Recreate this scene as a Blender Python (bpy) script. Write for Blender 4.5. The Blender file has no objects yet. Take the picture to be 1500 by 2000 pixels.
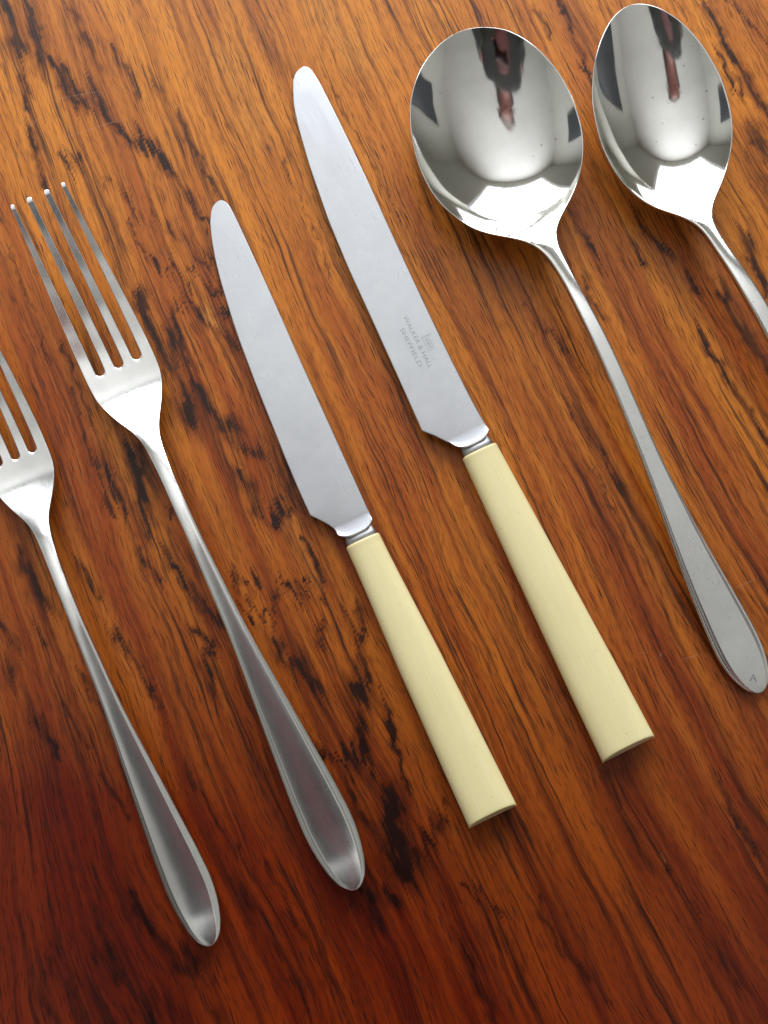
import bpy, bmesh, math, random
import numpy as np
from mathutils import Vector, Matrix

random.seed(4)
sc = bpy.context.scene
COL = sc.collection
MM = 0.001

# ------------------------------------------------------------------ camera
TILT = math.radians(8.0)
DIST = 0.381
cam = bpy.data.cameras.new('camera')
cam.sensor_fit = 'VERTICAL'
cam.angle = 2 * math.atan(1000 / 2400)
cam.clip_start = 0.005
cam.clip_end = 50
camo = bpy.data.objects.new('camera', cam)
COL.objects.link(camo)
camo.location = (0, -DIST * math.sin(TILT), DIST * math.cos(TILT))
camo.rotation_euler = (TILT, 0, 0)
sc.camera = camo

# ------------------------------------------------------------------ world and view
w = bpy.data.worlds.new('World')
sc.world = w
w.use_nodes = True
w.node_tree.nodes['Background'].inputs[0].default_value = (0.8, 0.85, 0.9, 1)
w.node_tree.nodes['Background'].inputs[1].default_value = 0.4
sc.view_settings.view_transform = 'Standard'
sc.view_settings.look = 'None'
sc.view_settings.gamma = 1
sc.view_settings.use_curve_mapping = False
sc.view_settings.exposure = 0.0

# ------------------------------------------------------------------ the window's daylight
WIN = dict(x0=-1.15, x1=0.75, z0=0.03, z1=1.55, y=1.30)
ld = bpy.data.lights.new('window_daylight', 'AREA')
ld.shape = 'RECTANGLE'
ld.size = WIN['x1'] - WIN['x0']
ld.size_y = WIN['z1'] - WIN['z0']
ld.energy = 80
ld.color = (0.87, 0.91, 1.0)
lo = bpy.data.objects.new('window_daylight', ld)
COL.objects.link(lo)
lo.location = ((WIN['x0'] + WIN['x1']) / 2, WIN['y'] + 0.10, (WIN['z0'] + WIN['z1']) / 2)
lo.rotation_euler = (math.radians(-90), 0, 0)

# ------------------------------------------------------------------ helpers
def tag(o, label=None, cat=None, kind=None, group=None):
    if label: o['label'] = label
    if cat: o['category'] = cat
    if kind: o['kind'] = kind
    if group: o['group'] = group
    return o

def empty(name, loc, rz=0.0):
    o = bpy.data.objects.new(name, None)
    o.empty_display_size = 0.02
    COL.objects.link(o)
    o.location = loc
    o.rotation_euler = (0, 0, rz)
    return o

def mesh_obj(name, verts, faces, mat, parent=None, smooth=False, normals=None):
    me = bpy.data.meshes.new(name)
    me.from_pydata([tuple(map(float, v)) for v in verts], [], [tuple(f) for f in faces])
    me.update()
    if smooth:
        me.polygons.foreach_set('use_smooth', [True] * len(me.polygons))
    if normals is not None:
        me.normals_split_custom_set_from_vertices([tuple(map(float, n)) for n in normals])
    if mat: me.materials.append(mat)
    o = bpy.data.objects.new(name, me)
    COL.objects.link(o)
    if parent: o.parent = parent
    return o

def box_data(x0, x1, y0, y1, z0, z1):
    v = [(x, y, z) for z in (z0, z1) for y in (y0, y1) for x in (x0, x1)]
    f = [(0, 2, 3, 1), (4, 5, 7, 6), (0, 1, 5, 4), (2, 6, 7, 3), (0, 4, 6, 2), (1, 3, 7, 5)]
    return v, f

def boxes(name, bl, mat, parent=None, bevel=0.0):
    V, Fc = [], []
    for b in bl:
        v, f = box_data(*b)
        k = len(V)
        V += v
        Fc += [tuple(i + k for i in q) for q in f]
    o = mesh_obj(name, V, Fc, mat, parent)
    if bevel:
        m = o.modifiers.new('bevel', 'BEVEL')
        m.width = bevel
        m.segments = 2
    return o

def smooth_table(tab, L, n, sigma):
    """tab rows (s, half width, centre); returns s,w,c sampled with cosine spacing and closed ends"""
    s, w_, c = map(np.array, zip(*tab))
    tau = lambda x: np.arccos(np.clip(1 - 2 * x / L, -1, 1)) / math.pi
    tt = np.concatenate([[0], tau(s), [1]])
    ww = np.concatenate([[0], w_, [0]])
    cc = np.concatenate([[c[0] + (c[0] - c[1]) * 0.5], c, [c[-1]]])
    g = np.linspace(0, 1, 1201)
    W = np.interp(g, tt, ww)
    Cc = np.interp(g, tt, cc)
    k = np.arange(-60, 61)
    ker = np.exp(-0.5 * (k / (sigma * 12)) ** 2); ker /= ker.sum()
    Wx = np.concatenate([-W[60:0:-1], W, -W[-2:-62:-1]])
    Cx = np.concatenate([2 * Cc[0] - Cc[60:0:-1], Cc, 2 * Cc[-1] - Cc[-2:-62:-1]])
    W = np.convolve(Wx, ker, 'valid'); Cc = np.convolve(Cx, ker, 'valid')
    t = np.linspace(0.004, 0.998, n)
    return L * (1 - np.cos(math.pi * t)) / 2, np.maximum(np.interp(t, g, W), 0.02), np.interp(t, g, Cc)

def curve(pts, sigma):
    """smooth function through (s, value) points"""
    a, b = map(np.array, zip(*pts))
    g = np.linspace(a[0] - 6 * sigma, a[-1] + 6 * sigma, 2500)
    v = np.interp(g, a, b)
    lo_ = (b[1] - b[0]) / (a[1] - a[0]); hi_ = (b[-1] - b[-2]) / (a[-1] - a[-2])
    v = np.where(g < a[0], b[0] + lo_ * (g - a[0]), v)
    v = np.where(g > a[-1], b[-1] + hi_ * (g - a[-1]), v)
    dg = g[1] - g[0]
    m = int(4 * sigma / dg) + 1
    k = np.arange(-m, m + 1)
    ker = np.exp(-0.5 * (k * dg / sigma) ** 2); ker /= ker.sum()
    v2 = np.convolve(np.pad(v, m, mode='edge'), ker, 'valid')
    return lambda x: np.interp(x, g, v2)

def solid_parts(root, verts, thick, quads, labels, mats):
    """a sheet of quads (mm) given thickness downwards, split into named parts that keep the shared shading"""
    n = len(verts)
    top = np.array(verts, float)
    bot = top.copy(); bot[:, 2] -= np.array(thick)
    V = np.vstack([top, bot])
    F, lab = [], []
    edges = {}
    for q, l in zip(quads, labels):
        F.append(q); lab.append(l)
        F.append(tuple(i + n for i in reversed(q))); lab.append(l)
        for a, b in zip(q, q[1:] + q[:1]):
            if (b, a) in edges: del edges[(b, a)]
            else: edges[(a, b)] = l
    for (a, b), l in edges.items():
        F.append((b, a, a + n, b + n)); lab.append(l)
    me = bpy.data.meshes.new('tmp')
    me.from_pydata([tuple(v) for v in V * MM], [], F)
    me.update()
    nor = np.zeros(len(V) * 3)
    me.vertex_normals.foreach_get('vector', nor)
    nor = nor.reshape(-1, 3)
    bpy.data.meshes.remove(me)
    out = {}
    lab = np.array(lab)
    for l in dict.fromkeys(lab):
        idx = np.nonzero(lab == l)[0]
        used = sorted({i for k in idx for i in F[k]})
        mp = {v: i for i, v in enumerate(used)}
        nm = l.split('#')[0]
        o = mesh_obj(nm, V[used] * MM, [tuple(mp[i] for i in F[k]) for k in idx], mats[nm], root, True, nor[used])
        out[l] = o
    return out

# ------------------------------------------------------------------ materials
def new_mat(name):
    m = bpy.data.materials.new(name)
    m.use_nodes = True
    nt = m.node_tree
    return m, nt, nt.nodes['Principled BSDF']

def flat_mat(name, col, rough=0.6, metallic=0.0, noise=0.0, scale=20):
    m, nt, b = new_mat(name)
    b.inputs['Base Color'].default_value = (*col, 1)
    b.inputs['Roughness'].default_value = rough
    b.inputs['Metallic'].default_value = metallic
    if noise:
        tc = nt.nodes.new('ShaderNodeTexCoord')
        nz = nt.nodes.new('ShaderNodeTexNoise'); nz.inputs['Scale'].default_value = scale
        nt.links.new(tc.outputs['Object'], nz.inputs['Vector'])
        mr = nt.nodes.new('ShaderNodeMapRange')
        mr.inputs[3].default_value = 1 - noise; mr.inputs[4].default_value = 1 + noise
        nt.links.new(nz.outputs[0], mr.inputs[0])
        mx = nt.nodes.new('ShaderNodeVectorMath'); mx.operation = 'SCALE'
        mx.inputs[0].default_value = col
        nt.links.new(mr.outputs[0], mx.inputs['Scale'])
        nt.links.new(mx.outputs[0], b.inputs['Base Color'])
    return m

def metal_mat(name, col, rough, rvar, stretch, bump, fine=1.0, spots=0.0, ramp=None):
    """silver plate / steel: tone and gloss worn by fine marks that run along the piece (object Y)"""
    m, nt, b = new_mat(name)
    N, Lk = nt.nodes, nt.links
    b.inputs['Metallic'].default_value = 1
    tc = N.new('ShaderNodeTexCoord')
    mp = N.new('ShaderNodeMapping')
    mp.inputs['Scale'].default_value = (1000 * fine, 1000 * fine / stretch, 1000 * fine)
    Lk.new(tc.outputs['Object'], mp.inputs[0])
    n1 = N.new('ShaderNodeTexNoise'); n1.inputs['Scale'].default_value = 1.6; n1.inputs['Detail'].default_value = 4
    Lk.new(mp.outputs[0], n1.inputs['Vector'])
    n2 = N.new('ShaderNodeTexNoise'); n2.inputs['Scale'].default_value = 90; n2.inputs['Detail'].default_value = 5
    n2.inputs['Roughness'].default_value = 0.65
    Lk.new(tc.outputs['Object'], n2.inputs['Vector'])
    r = N.new('ShaderNodeMapRange'); r.inputs[1].default_value = 0.3; r.inputs[2].default_value = 0.7
    r.inputs[3].default_value = rough - rvar; r.inputs[4].default_value = rough + rvar
    add = N.new('ShaderNodeMath'); add.operation = 'ADD'
    hl = N.new('ShaderNodeMath'); hl.operation = 'MULTIPLY'; hl.inputs[1].default_value = 0.5
    Lk.new(n1.outputs[0], add.inputs[0]); Lk.new(n2.outputs[0], add.inputs[1]); Lk.new(add.outputs[0], hl.inputs[0])
    Lk.new(hl.outputs[0], r.inputs[0])
    ro = r.outputs[0]
    if ramp:                # the high polish of the head fades into the handle
        sy = N.new('ShaderNodeSeparateXYZ'); Lk.new(tc.outputs['Object'], sy.inputs[0])
        rm = N.new('ShaderNodeMapRange'); rm.interpolation_type = 'SMOOTHSTEP'
        rm.inputs[1].default_value = ramp[0]; rm.inputs[2].default_value = ramp[1]; rm.inputs[3].default_value = ramp[2]
        Lk.new(sy.outputs[1], rm.inputs[0])
        mu = N.new('ShaderNodeMath'); mu.operation = 'MULTIPLY'; Lk.new(ro, mu.inputs[0]); Lk.new(rm.outputs[0], mu.inputs[1])
        ro = mu.outputs[0]
    Lk.new(ro, b.inputs['Roughness'])
    cr = N.new('ShaderNodeMapRange'); cr.inputs[1].default_value = 0.3; cr.inputs[2].default_value = 0.75
    cr.inputs[3].default_value = 1.04; cr.inputs[4].default_value = 0.90
    Lk.new(n2.outputs[0], cr.inputs[0])
    sv = N.new('ShaderNodeVectorMath'); sv.operation = 'SCALE'; sv.inputs[0].default_value = col
    Lk.new(cr.outputs[0], sv.inputs['Scale'])
    last = sv.outputs[0]
    if spots:
        vo = N.new('ShaderNodeTexVoronoi'); vo.inputs['Scale'].default_value = 260
        Lk.new(tc.outputs['Object'], vo.inputs['Vector'])
        sp = N.new('ShaderNodeMapRange'); sp.inputs[1].default_value = 0.06; sp.inputs[2].default_value = 0.13
        sp.inputs[3].default_value = spots; sp.inputs[4].default_value = 0
        Lk.new(vo.outputs['Distance'], sp.inputs[0])
        se = N.new('ShaderNodeSeparateColor'); Lk.new(vo.outputs['Color'], se.inputs[0])
        gt = N.new('ShaderNodeMath'); gt.operation = 'GREATER_THAN'; gt.inputs[1].default_value = 0.72
        Lk.new(se.outputs[0], gt.inputs[0])
        mu = N.new('ShaderNodeMath'); mu.operation = 'MULTIPLY'
        Lk.new(gt.outputs[0], mu.inputs[0]); Lk.new(sp.outputs[0], mu.inputs[1])
        mx = N.new('ShaderNodeMix'); mx.data_type = 'RGBA'
        Lk.new(mu.outputs[0], mx.inputs['Factor']); Lk.new(last, mx.inputs['A'])
        mx.inputs['B'].default_value = (0.16, 0.13, 0.10, 1)
        last = mx.outputs['Result']
    Lk.new(last, b.inputs['Base Color'])
    bp = N.new('ShaderNodeBump'); bp.inputs['Strength'].default_value = bump; bp.inputs['Distance'].default_value = 0.00002
    Lk.new(n1.outputs[0], bp.inputs['Height']); Lk.new(bp.outputs[0], b.inputs['Normal'])
    return m

M_BOWL = metal_mat('polished_silver_plate', (0.78, 0.77, 0.72), 0.075, 0.035, 3, 0.015, spots=0.55)
M_HANDLE = metal_mat('worn_silver_plate', (0.80, 0.79, 0.75), 0.26, 0.03, 8, 0.012, spots=0.3, ramp=(0.074, 0.125, 0.30))
M_FORK = metal_mat('fork_silver_plate', (0.80, 0.79, 0.75), 0.20, 0.05, 8, 0.02, spots=0.15)
M_FHANDLE = metal_mat('fork_handle_plate', (0.82, 0.81, 0.77), 0.24, 0.03, 8, 0.012, spots=0.12)
M_BLADE = metal_mat('satin_steel', (0.485, 0.49, 0.495), 0.30, 0.05, 30, 0.14, spots=0.15)
M_BOLSTER = metal_mat('bolster_steel', (0.55, 0.56, 0.58), 0.32, 0.04, 4, 0.02)
M_COLLAR = metal_mat('collar_steel', (0.36, 0.36, 0.35), 0.42, 0.08, 2, 0.3, spots=0.5)
M_MARK = flat_mat('etched_mark', (0.27, 0.275, 0.27), 0.6, 0.6)

def ivory_mat():
    m, nt, b = new_mat('cream_celluloid')
    N, Lk = nt.nodes, nt.links
    tc = N.new('ShaderNodeTexCoord'); mp = N.new('ShaderNodeMapping')
    mp.inputs['Scale'].default_value = (1500, 60, 1500)
    Lk.new(tc.outputs['Object'], mp.inputs[0])
    nz = N.new('ShaderNodeTexNoise'); nz.inputs['Scale'].default_value = 1; nz.inputs['Detail'].default_value = 3
    Lk.new(mp.outputs[0], nz.inputs['Vector'])
    n2 = N.new('ShaderNodeTexNoise'); n2.inputs['Scale'].default_value = 38; n2.inputs['Detail'].default_value = 5
    Lk.new(tc.outputs['Object'], n2.inputs['Vector'])
    ad = N.new('ShaderNodeMath'); ad.operation = 'ADD'
    Lk.new(nz.outputs[0], ad.inputs[0]); Lk.new(n2.outputs[0], ad.inputs[1])
    mx = N.new('ShaderNodeMix'); mx.data_type = 'RGBA'
    mr = N.new('ShaderNodeMapRange'); mr.inputs[1].default_value = 0.6; mr.inputs[2].default_value = 1.4
    Lk.new(ad.outputs[0], mr.inputs[0]); Lk.new(mr.outputs[0], mx.inputs['Factor'])
    mx.inputs['A'].default_value = (0.69, 0.60, 0.31, 1)
    mx.inputs['B'].default_value = (0.75, 0.67, 0.37, 1)
    n3 = N.new('ShaderNodeTexNoise'); n3.inputs['Scale'].default_value = 420; n3.inputs['Detail'].default_value = 2
    Lk.new(tc.outputs['Object'], n3.inputs['Vector'])
    sp = N.new('ShaderNodeMapRange'); sp.inputs[1].default_value = 0.70; sp.inputs[2].default_value = 0.78; sp.inputs[4].default_value = 0.35
    Lk.new(n3.outputs[0], sp.inputs[0])
    sy = N.new('ShaderNodeSeparateXYZ'); Lk.new(tc.outputs['Object'], sy.inputs[0])
    gr = N.new('ShaderNodeMapRange'); gr.inputs[1].default_value = 0.0; gr.inputs[2].default_value = 0.003; gr.inputs[3].default_value = 0.30; gr.inputs[4].default_value = 0.0
    Lk.new(sy.outputs[1], gr.inputs[0])
    mxx = N.new('ShaderNodeMath'); mxx.operation = 'MAXIMUM'; Lk.new(sp.outputs[0], mxx.inputs[0]); Lk.new(gr.outputs[0], mxx.inputs[1])
    m2 = N.new('ShaderNodeMix'); m2.data_type = 'RGBA'; Lk.new(mxx.outputs[0], m2.inputs['Factor'])
    Lk.new(mx.outputs['Result'], m2.inputs['A']); m2.inputs['B'].default_value = (0.42, 0.32, 0.14, 1)
    Lk.new(m2.outputs['Result'], b.inputs['Base Color'])
    b.inputs['Roughness'].default_value = 0.36
    b.inputs['Subsurface Weight'].default_value = 0.5
    b.inputs['Subsurface Radius'].default_value = (1.0, 0.7, 0.25)
    b.inputs['Subsurface Scale'].default_value = 0.0015
    bp = N.new('ShaderNodeBump'); bp.inputs['Strength'].default_value = 0.12; bp.inputs['Distance'].default_value = 0.00003
    Lk.new(nz.outputs[0], bp.inputs['Height']); Lk.new(bp.outputs[0], b.inputs['Normal'])
    return m
M_IVORY = ivory_mat()

def wood_mat():
    m, nt, b = new_mat('rosewood')
    N, Lk = nt.nodes, nt.links
    def math_(op, a, c=None, clamp=False):
        n = N.new('ShaderNodeMath'); n.operation = op; n.use_clamp = clamp
        for i, v in enumerate((a, c)):
            if v is None: continue
            if isinstance(v, (int, float)): n.inputs[i].default_value = v
            else: Lk.new(v, n.inputs[i])
        return n.outputs[0]
    def rng(v, a, b_, c=0.0, d=1.0, t='SMOOTHSTEP'):
        n = N.new('ShaderNodeMapRange'); n.interpolation_type = t
        Lk.new(v, n.inputs[0])
        for i, x in enumerate((a, b_, c, d)): n.inputs[i + 1].default_value = x
        return n.outputs[0]
    uv = N.new('ShaderNodeUVMap'); uv.uv_map = 'grain'
    se = N.new('ShaderNodeSeparateXYZ'); Lk.new(uv.outputs[0], se.inputs[0])
    U = math_('MULTIPLY', se.outputs[0], 1000.0); V = math_('MULTIPLY', se.outputs[1], 1000.0)   # mm
    def vec(ku, kv, off=0.0, Us=None):
        n = N.new('ShaderNodeCombineXYZ')
        Lk.new(math_('MULTIPLY', Us or U, ku), n.inputs[0]); Lk.new(math_('MULTIPLY', V, kv), n.inputs[1])
        n.inputs[2].default_value = off
        return n.outputs[0]
    def noise(v, detail=3, rough=0.55, dist=0.0):
        n = N.new('ShaderNodeTexNoise'); n.inputs['Scale'].default_value = 1
        n.inputs['Detail'].default_value = detail; n.inputs['Roughness'].default_value = rough
        n.inputs['Distortion'].default_value = dist
        Lk.new(v, n.inputs['Vector']); return n.outputs[0]
    wob = math_('MULTIPLY', math_('SUBTRACT', noise(vec(0.030, 0.012, 7.3), 3), 0.5), 9.0)
    wob2 = math_('MULTIPLY', math_('SUBTRACT', noise(vec(0.16, 0.045, 17.3), 2), 0.5), 1.0)
    U = math_('ADD', math_('ADD', U, wob), wob2)
    broad = noise(vec(0.060, 0.0035, 1.1), 3, 0.5)
    band = noise(vec(0.16, 0.006, 81.1), 3, 0.55)
    med = noise(vec(0.42, 0.012, 4.2), 4, 0.6)
    fine = noise(vec(1.4, 0.030, 9.1), 4, 0.65)
    hair = noise(vec(3.6, 0.075, 2.7), 4, 0.65)
    blot = noise(vec(0.11, 0.022, 12.4), 4, 0.6, 0.4)
    def mix(f, A, B, bt='MIX'):
        n = N.new('ShaderNodeMix'); n.data_type = 'RGBA'; n.blend_type = bt
        if isinstance(f, (int, float)): n.inputs['Factor'].default_value = f
        else: Lk.new(f, n.inputs['Factor'])
        for k, c in (('A', A), ('B', B)):
            if isinstance(c, tuple): n.inputs[k].default_value = (*c, 1)
            else: Lk.new(c, n.inputs[k])
        return n.outputs['Result']
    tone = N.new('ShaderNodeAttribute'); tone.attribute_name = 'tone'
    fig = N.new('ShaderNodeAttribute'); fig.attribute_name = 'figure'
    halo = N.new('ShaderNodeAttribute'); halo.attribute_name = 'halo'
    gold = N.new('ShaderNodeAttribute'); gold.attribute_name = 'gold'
    c = mix(rng(math_('ADD', math_('MULTIPLY', broad, 0.5), math_('MULTIPLY', band, 0.5)), 0.38, 0.62), C_ORANGE, C_RED)
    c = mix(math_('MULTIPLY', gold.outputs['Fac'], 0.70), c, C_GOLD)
    c = mix(math_('MULTIPLY', rng(med, 0.46, 0.74), 0.72), c, C_BROWN)
    c = mix(math_('MULTIPLY', rng(med, 0.46, 0.28), 0.25), c, C_GOLD)
    c = mix(math_('MULTIPLY', rng(fine, 0.50, 0.76), 0.42), c, C_BROWN)
    c = mix(math_('MULTIPLY', rng(fine, 0.46, 0.28), 0.30), c, C_GOLD)
    lines = noise(vec(0.70, 0.0085, 21.0), 4, 0.6, 0.15)
    lines2 = noise(vec(1.6, 0.016, 61.0), 3, 0.6, 0.1)
    ldens = rng(noise(vec(0.05, 0.008, 55.0), 2), 0.34, 0.56)
    ln = math_('MULTIPLY', rng(lines, 0.545, 0.66), ldens)
    c = mix(math_('MULTIPLY', ln, 0.80), c, C_DARK)
    c = mix(math_('MULTIPLY', math_('MULTIPLY', rng(lines2, 0.56, 0.66), rng(band, 0.42, 0.60)), 0.60), c, C_DARK)
    # natural dark patches drawn along the grain
    edge = math_('SUBTRACT', med, 0.5)
    edge2 = math_('SUBTRACT', fine, 0.5)
    nat = rng(math_('ADD', math_('ADD', blot, math_('MULTIPLY', edge, 0.6)), math_('MULTIPLY', edge2, 0.5)), 0.56, 0.80)
    c = mix(math_('MULTIPLY', nat, 0.62), c, C_DARK)
    # the dark figure: a brown halo and a near-black core, both broken by the grain
    c = mix(math_('MULTIPLY', rng(math_('ADD', halo.outputs['Fac'], math_('MULTIPLY', edge2, 0.5)), 0.10, 0.75), 0.60), c, C_BROWN)
    f = math_('ADD', math_('ADD', fig.outputs['Fac'], math_('MULTIPLY', edge, 0.35)), math_('MULTIPLY', edge2, 1.1))
    f = math_('ADD', f, math_('MULTIPLY', math_('SUBTRACT', hair, 0.5), 0.9))
    fm = math_('MULTIPLY', rng(f, 0.08, 0.80), rng(fig.outputs['Fac'], 0.03, 0.35))
    c = mix(math_('MULTIPLY', fm, 0.95), c, C_DARK)
    c = mix(math_('MULTIPLY', rng(hair, 0.52, 0.74), 0.34), c, C_BROWN)
    # pores: dark dashes and a few pale flecks lying along the grain
    def dash(ku, kv, thr, keep, off):
        vo = N.new('ShaderNodeTexVoronoi'); vo.inputs['Scale'].default_value = 1
        Lk.new(vec(ku, kv, off), vo.inputs['Vector'])
        vo.voronoi_dimensions = '2D'
        s2 = N.new('ShaderNodeSeparateColor'); Lk.new(vo.outputs['Color'], s2.inputs[0])
        return math_('MULTIPLY', rng(vo.outputs['Distance'], thr, thr * 0.45), math_('GREATER_THAN', s2.outputs[0], keep))
    d1 = dash(1.05, 0.050, 0.19, 0.50, 0.0)
    d2 = dash(2.1, 0.13, 0.26, 0.35, 0.0)
    dens = rng(noise(vec(0.10, 0.012, 33.0), 2), 0.32, 0.54)
    c = mix(math_('MULTIPLY', math_('MULTIPLY', d1, dens), 0.90), c, C_PORE)
    c = mix(math_('MULTIPLY', d2, 0.62), c, C_PORE)
    d3 = dash(1.15, 0.050, 0.10, 0.86, 0.0)
    c = mix(math_('MULTIPLY', d3, 0.28), c, C_GOLD)
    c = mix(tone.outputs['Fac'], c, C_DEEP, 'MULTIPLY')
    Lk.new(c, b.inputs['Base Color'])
    b.inputs['Roughness'].default_value = 0.34
    Lk.new(rng(math_('ADD', med, math_('MULTIPLY', d1, 0.6)), 0.2, 1.2, 0.27, 0.45, 'LINEAR'), b.inputs['Roughness'])
    b.inputs['Specular IOR Level'].default_value = 0.24
    h = math_('SUBTRACT', math_('MULTIPLY', fine, 0.35), math_('MULTIPLY', math_('MAXIMUM', d1, d2), 0.9))
    bp = N.new('ShaderNodeBump'); bp.inputs['Strength'].default_value = 0.35; bp.inputs['Distance'].default_value = 0.00012
    Lk.new(h, bp.inputs['Height']); Lk.new(bp.outputs[0], b.inputs['Normal'])
    return m
C_ORANGE = (0.56, 0.175, 0.014)
C_RED = (0.30, 0.056, 0.0045)
C_BROWN = (0.105, 0.018, 0.002)
C_GOLD = (0.62, 0.26, 0.045)
C_DEEP = (0.34, 0.13, 0.08)       # multiplier for the deeper heartwood and the painted light falloff
C_DARK = (0.013, 0.006, 0.0035)
C_PORE = (0.025, 0.007, 0.003)
M_WOOD = wood_mat()
M_WALL = flat_mat('wall_paint', (0.58, 0.58, 0.53), 0.9, noise=0.02, scale=2)
M_CEIL = flat_mat('ceiling_paint', (0.78, 0.78, 0.74), 0.9, noise=0.02, scale=2)
M_CARPET = flat_mat('carpet', (0.12, 0.10, 0.08), 0.95, noise=0.1, scale=300)
M_FRAME = flat_mat('white_gloss', (0.8, 0.8, 0.8), 0.35)
M_DARKWOOD = flat_mat('dark_stained_wood', (0.05, 0.025, 0.015), 0.4, noise=0.2, scale=8)
M_CHARCOAL = flat_mat('charcoal_paint', (0.04, 0.042, 0.05), 0.4)

# ------------------------------------------------------------------ room round the table (seen in the metal)
RX0, RX1, RY0, RY1, FZ, CZ = -2.0, 1.9, -2.2, 1.30, -0.74, 1.86
T = 0.10
tag(boxes('floor', [(RX0 - T, RX1 + T, RY0 - T, RY1 + 2 * T, FZ - T, FZ)], M_CARPET), kind='structure')
tag(boxes('ceiling', [(RX0 - T, RX1 + T, RY0 - T, RY1 + 2 * T, CZ, CZ + T)], M_CEIL), kind='structure')
tag(boxes('wall', [(RX0 - T, RX0, RY0, RY1, FZ, CZ)], M_WALL), kind='structure')
tag(boxes('wall', [(RX1, RX1 + T, RY0, RY1, FZ, CZ)], M_WALL), kind='structure')
tag(boxes('wall', [(RX0 - T, RX1 + T, RY0 - T, RY0, FZ, CZ)], M_WALL), kind='structure')
W_ = WIN
tag(boxes('wall', [(RX0 - T, W_['x0'], RY1, RY1 + T, FZ, CZ), (W_['x1'], RX1 + T, RY1, RY1 + T, FZ, CZ),
                   (W_['x0'], W_['x1'], RY1, RY1 + T, FZ, W_['z0']), (W_['x0'], W_['x1'], RY1, RY1 + T, W_['z1'], CZ)], M_WALL), kind='structure')

# ------------------------------------------------------------------ traced sizes (mm): (distance along, half width, centre offset)
SP1=[ (5,14.15,-0.81), (10,19.05,-0.15), (15,22.20,0.29), (20,24.20,0.53), (25,25.59,0.84), (30,26.26,1.25), (35,26.59,1.61), (40,26.33,1.92), (45,25.59,2.22), (50,23.85,2.43), (55,21.13,2.69), (60,17.48,3.05), (63,14.03,3.11), (66,9.72,3.0), (69,5.59,2.63), (72,3.75,2.29), (75,2.77,1.99), (80,2.12,1.68), (85,1.90,1.60), (90,1.85,1.60), (100,2.12,1.50), (110,2.31,1.32), (120,2.41,1.33), (130,2.52,1.39), (140,2.70,1.55), (150,2.99,1.70), (160,3.72,1.72), (170,4.47,1.80), (180,5.34,1.75), (190,6.21,1.45), (200,6.86,1.05), (205,7.11,0.85), (210,7.15,0.69), (215,6.57,0.53), (219,5.3,0.35), (221.5,4.1,0.2),(223.3,2.6,0.1) ]
SP2=[ (5,10.00,-1.18), (10,13.98,-0.81), (15,16.81,-0.32), (20,18.71,0.08), (25,20.11,0.57), (30,21.10,0.83), (35,21.36,1.24), (40,21.37,1.65), (45,20.75,1.96), (50,19.52,2.38), (55,17.36,2.82), (60,14.35,3.20), (63,11.87,3.36), (66,8.79,3.27), (69,5.02,2.77), (72,3.2,2.2), (75,2.34,1.70), (80,1.98,1.17), (85,2.01,0.55), (90,2.12,-0.25)]
FK=[(0.0, 8.87, 0.24),  (10.0, 9.37, 0.24),  (20.0, 9.79, 0.01),  (30.0, 10.39, -0.27),  (40.0, 10.89, -0.60),  (50.0, 11.30, -0.56),  (55.0, 11.36, -0.31),  (60.0, 11.37, -0.07),  (62.0, 11.28, -0.06),  (64.0, 11.18, -0.05),  (66.0, 10.84, 0.21),  (68.0, 10.23, 0.23),  (70.0, 9.41, 0.31),  (72.0, 8.60, 0.40),  (74.0, 7.77, 0.48),  (76.0, 6.67, 0.34),  (78.0, 5.50, 0.26),  (80.0, 4.43, 0.17),  (82.0, 3.70, -0.01),  (84.0, 2.96, -0.20),  (86.0, 2.70, -0.30),  (88.0, 2.52, -0.36),  (90.0, 2.35, -0.43),  (92.0, 2.22, -0.49),  (95.0, 2.07, -0.59),  (100.0, 2.00, -0.61),  (110.0, 2.02, -0.53),  (120.0, 2.07, -0.34),  (130.0, 2.37, -0.44),  (140.0, 2.62, -0.45),  (150.0, 3.05, -0.16),  (160.0, 3.80, -0.25),  (170.0, 4.70, -0.44),  (180.0, 5.54, -0.25),  (190.0, 6.33, -0.12),  (200.0, 7.14, -0.27),  (210.0, 7.65, -0.33),  (215.0, 7.53, -0.24),  (220.0, 6.93, -0.27),  (223.0, 6.32, -0.30),  (225.0, 5.84, -0.24),  (227.0, 5.10, -0.15),  (229.0, 4.1, -0.15)]
KA_L= [(1.05, -5.1),(1.1,-4.3),(1.5, -3.2),(2.1,-2.3), (3.15, -1.24), (6.49, 0.65), (11.72, 2.46), (17.67, 4.0), (24.8, 5.42), (32.41, 6.53), (40.53, 7.61), (47.87, 8.36), (61.49, 9.37), (69.94, 9.86), (78.25, 10.31), (86.87, 10.82), (94.78, 11.13), (102.17, 11.30), (106.26, 11.33), (108.76, 9.33), (111.42, 7.28), (113.93, 5.82), (116.45, 5.04)]
KA_R= [(1.05, -5.2),(1.2,-5.7),(1.7,-6.3), (2.6, -6.8), (4.48, -7.35), (8.81, -7.45), (15.22, -7.42), (23.07, -7.32), (32.08, -7.2), (40.07, -7.04), (48.96, -6.8), (59.56, -6.5), (69.63, -6.33), (80.24, -6.14), (90.75, -5.95), (100.88, -5.8), (109.93, -5.6), (116.45, -5.44)]
KB_L= [(0.9, -5.0),(0.95,-4.0),(1.5, -2.6),(2.5,-1.2), (4.24, 0.25), (11.4, 3.44), (19.13, 5.36), (32.79, 7.75), (51.67, 10.1), (69.32, 11.26), (84.92, 11.74), (100.92, 12.3), (117.31, 12.94), (126.87, 13.35), (130.07, 10.34), (132.9, 8.2), (135.25, 6.42), (138.58, 5.72)]
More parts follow.
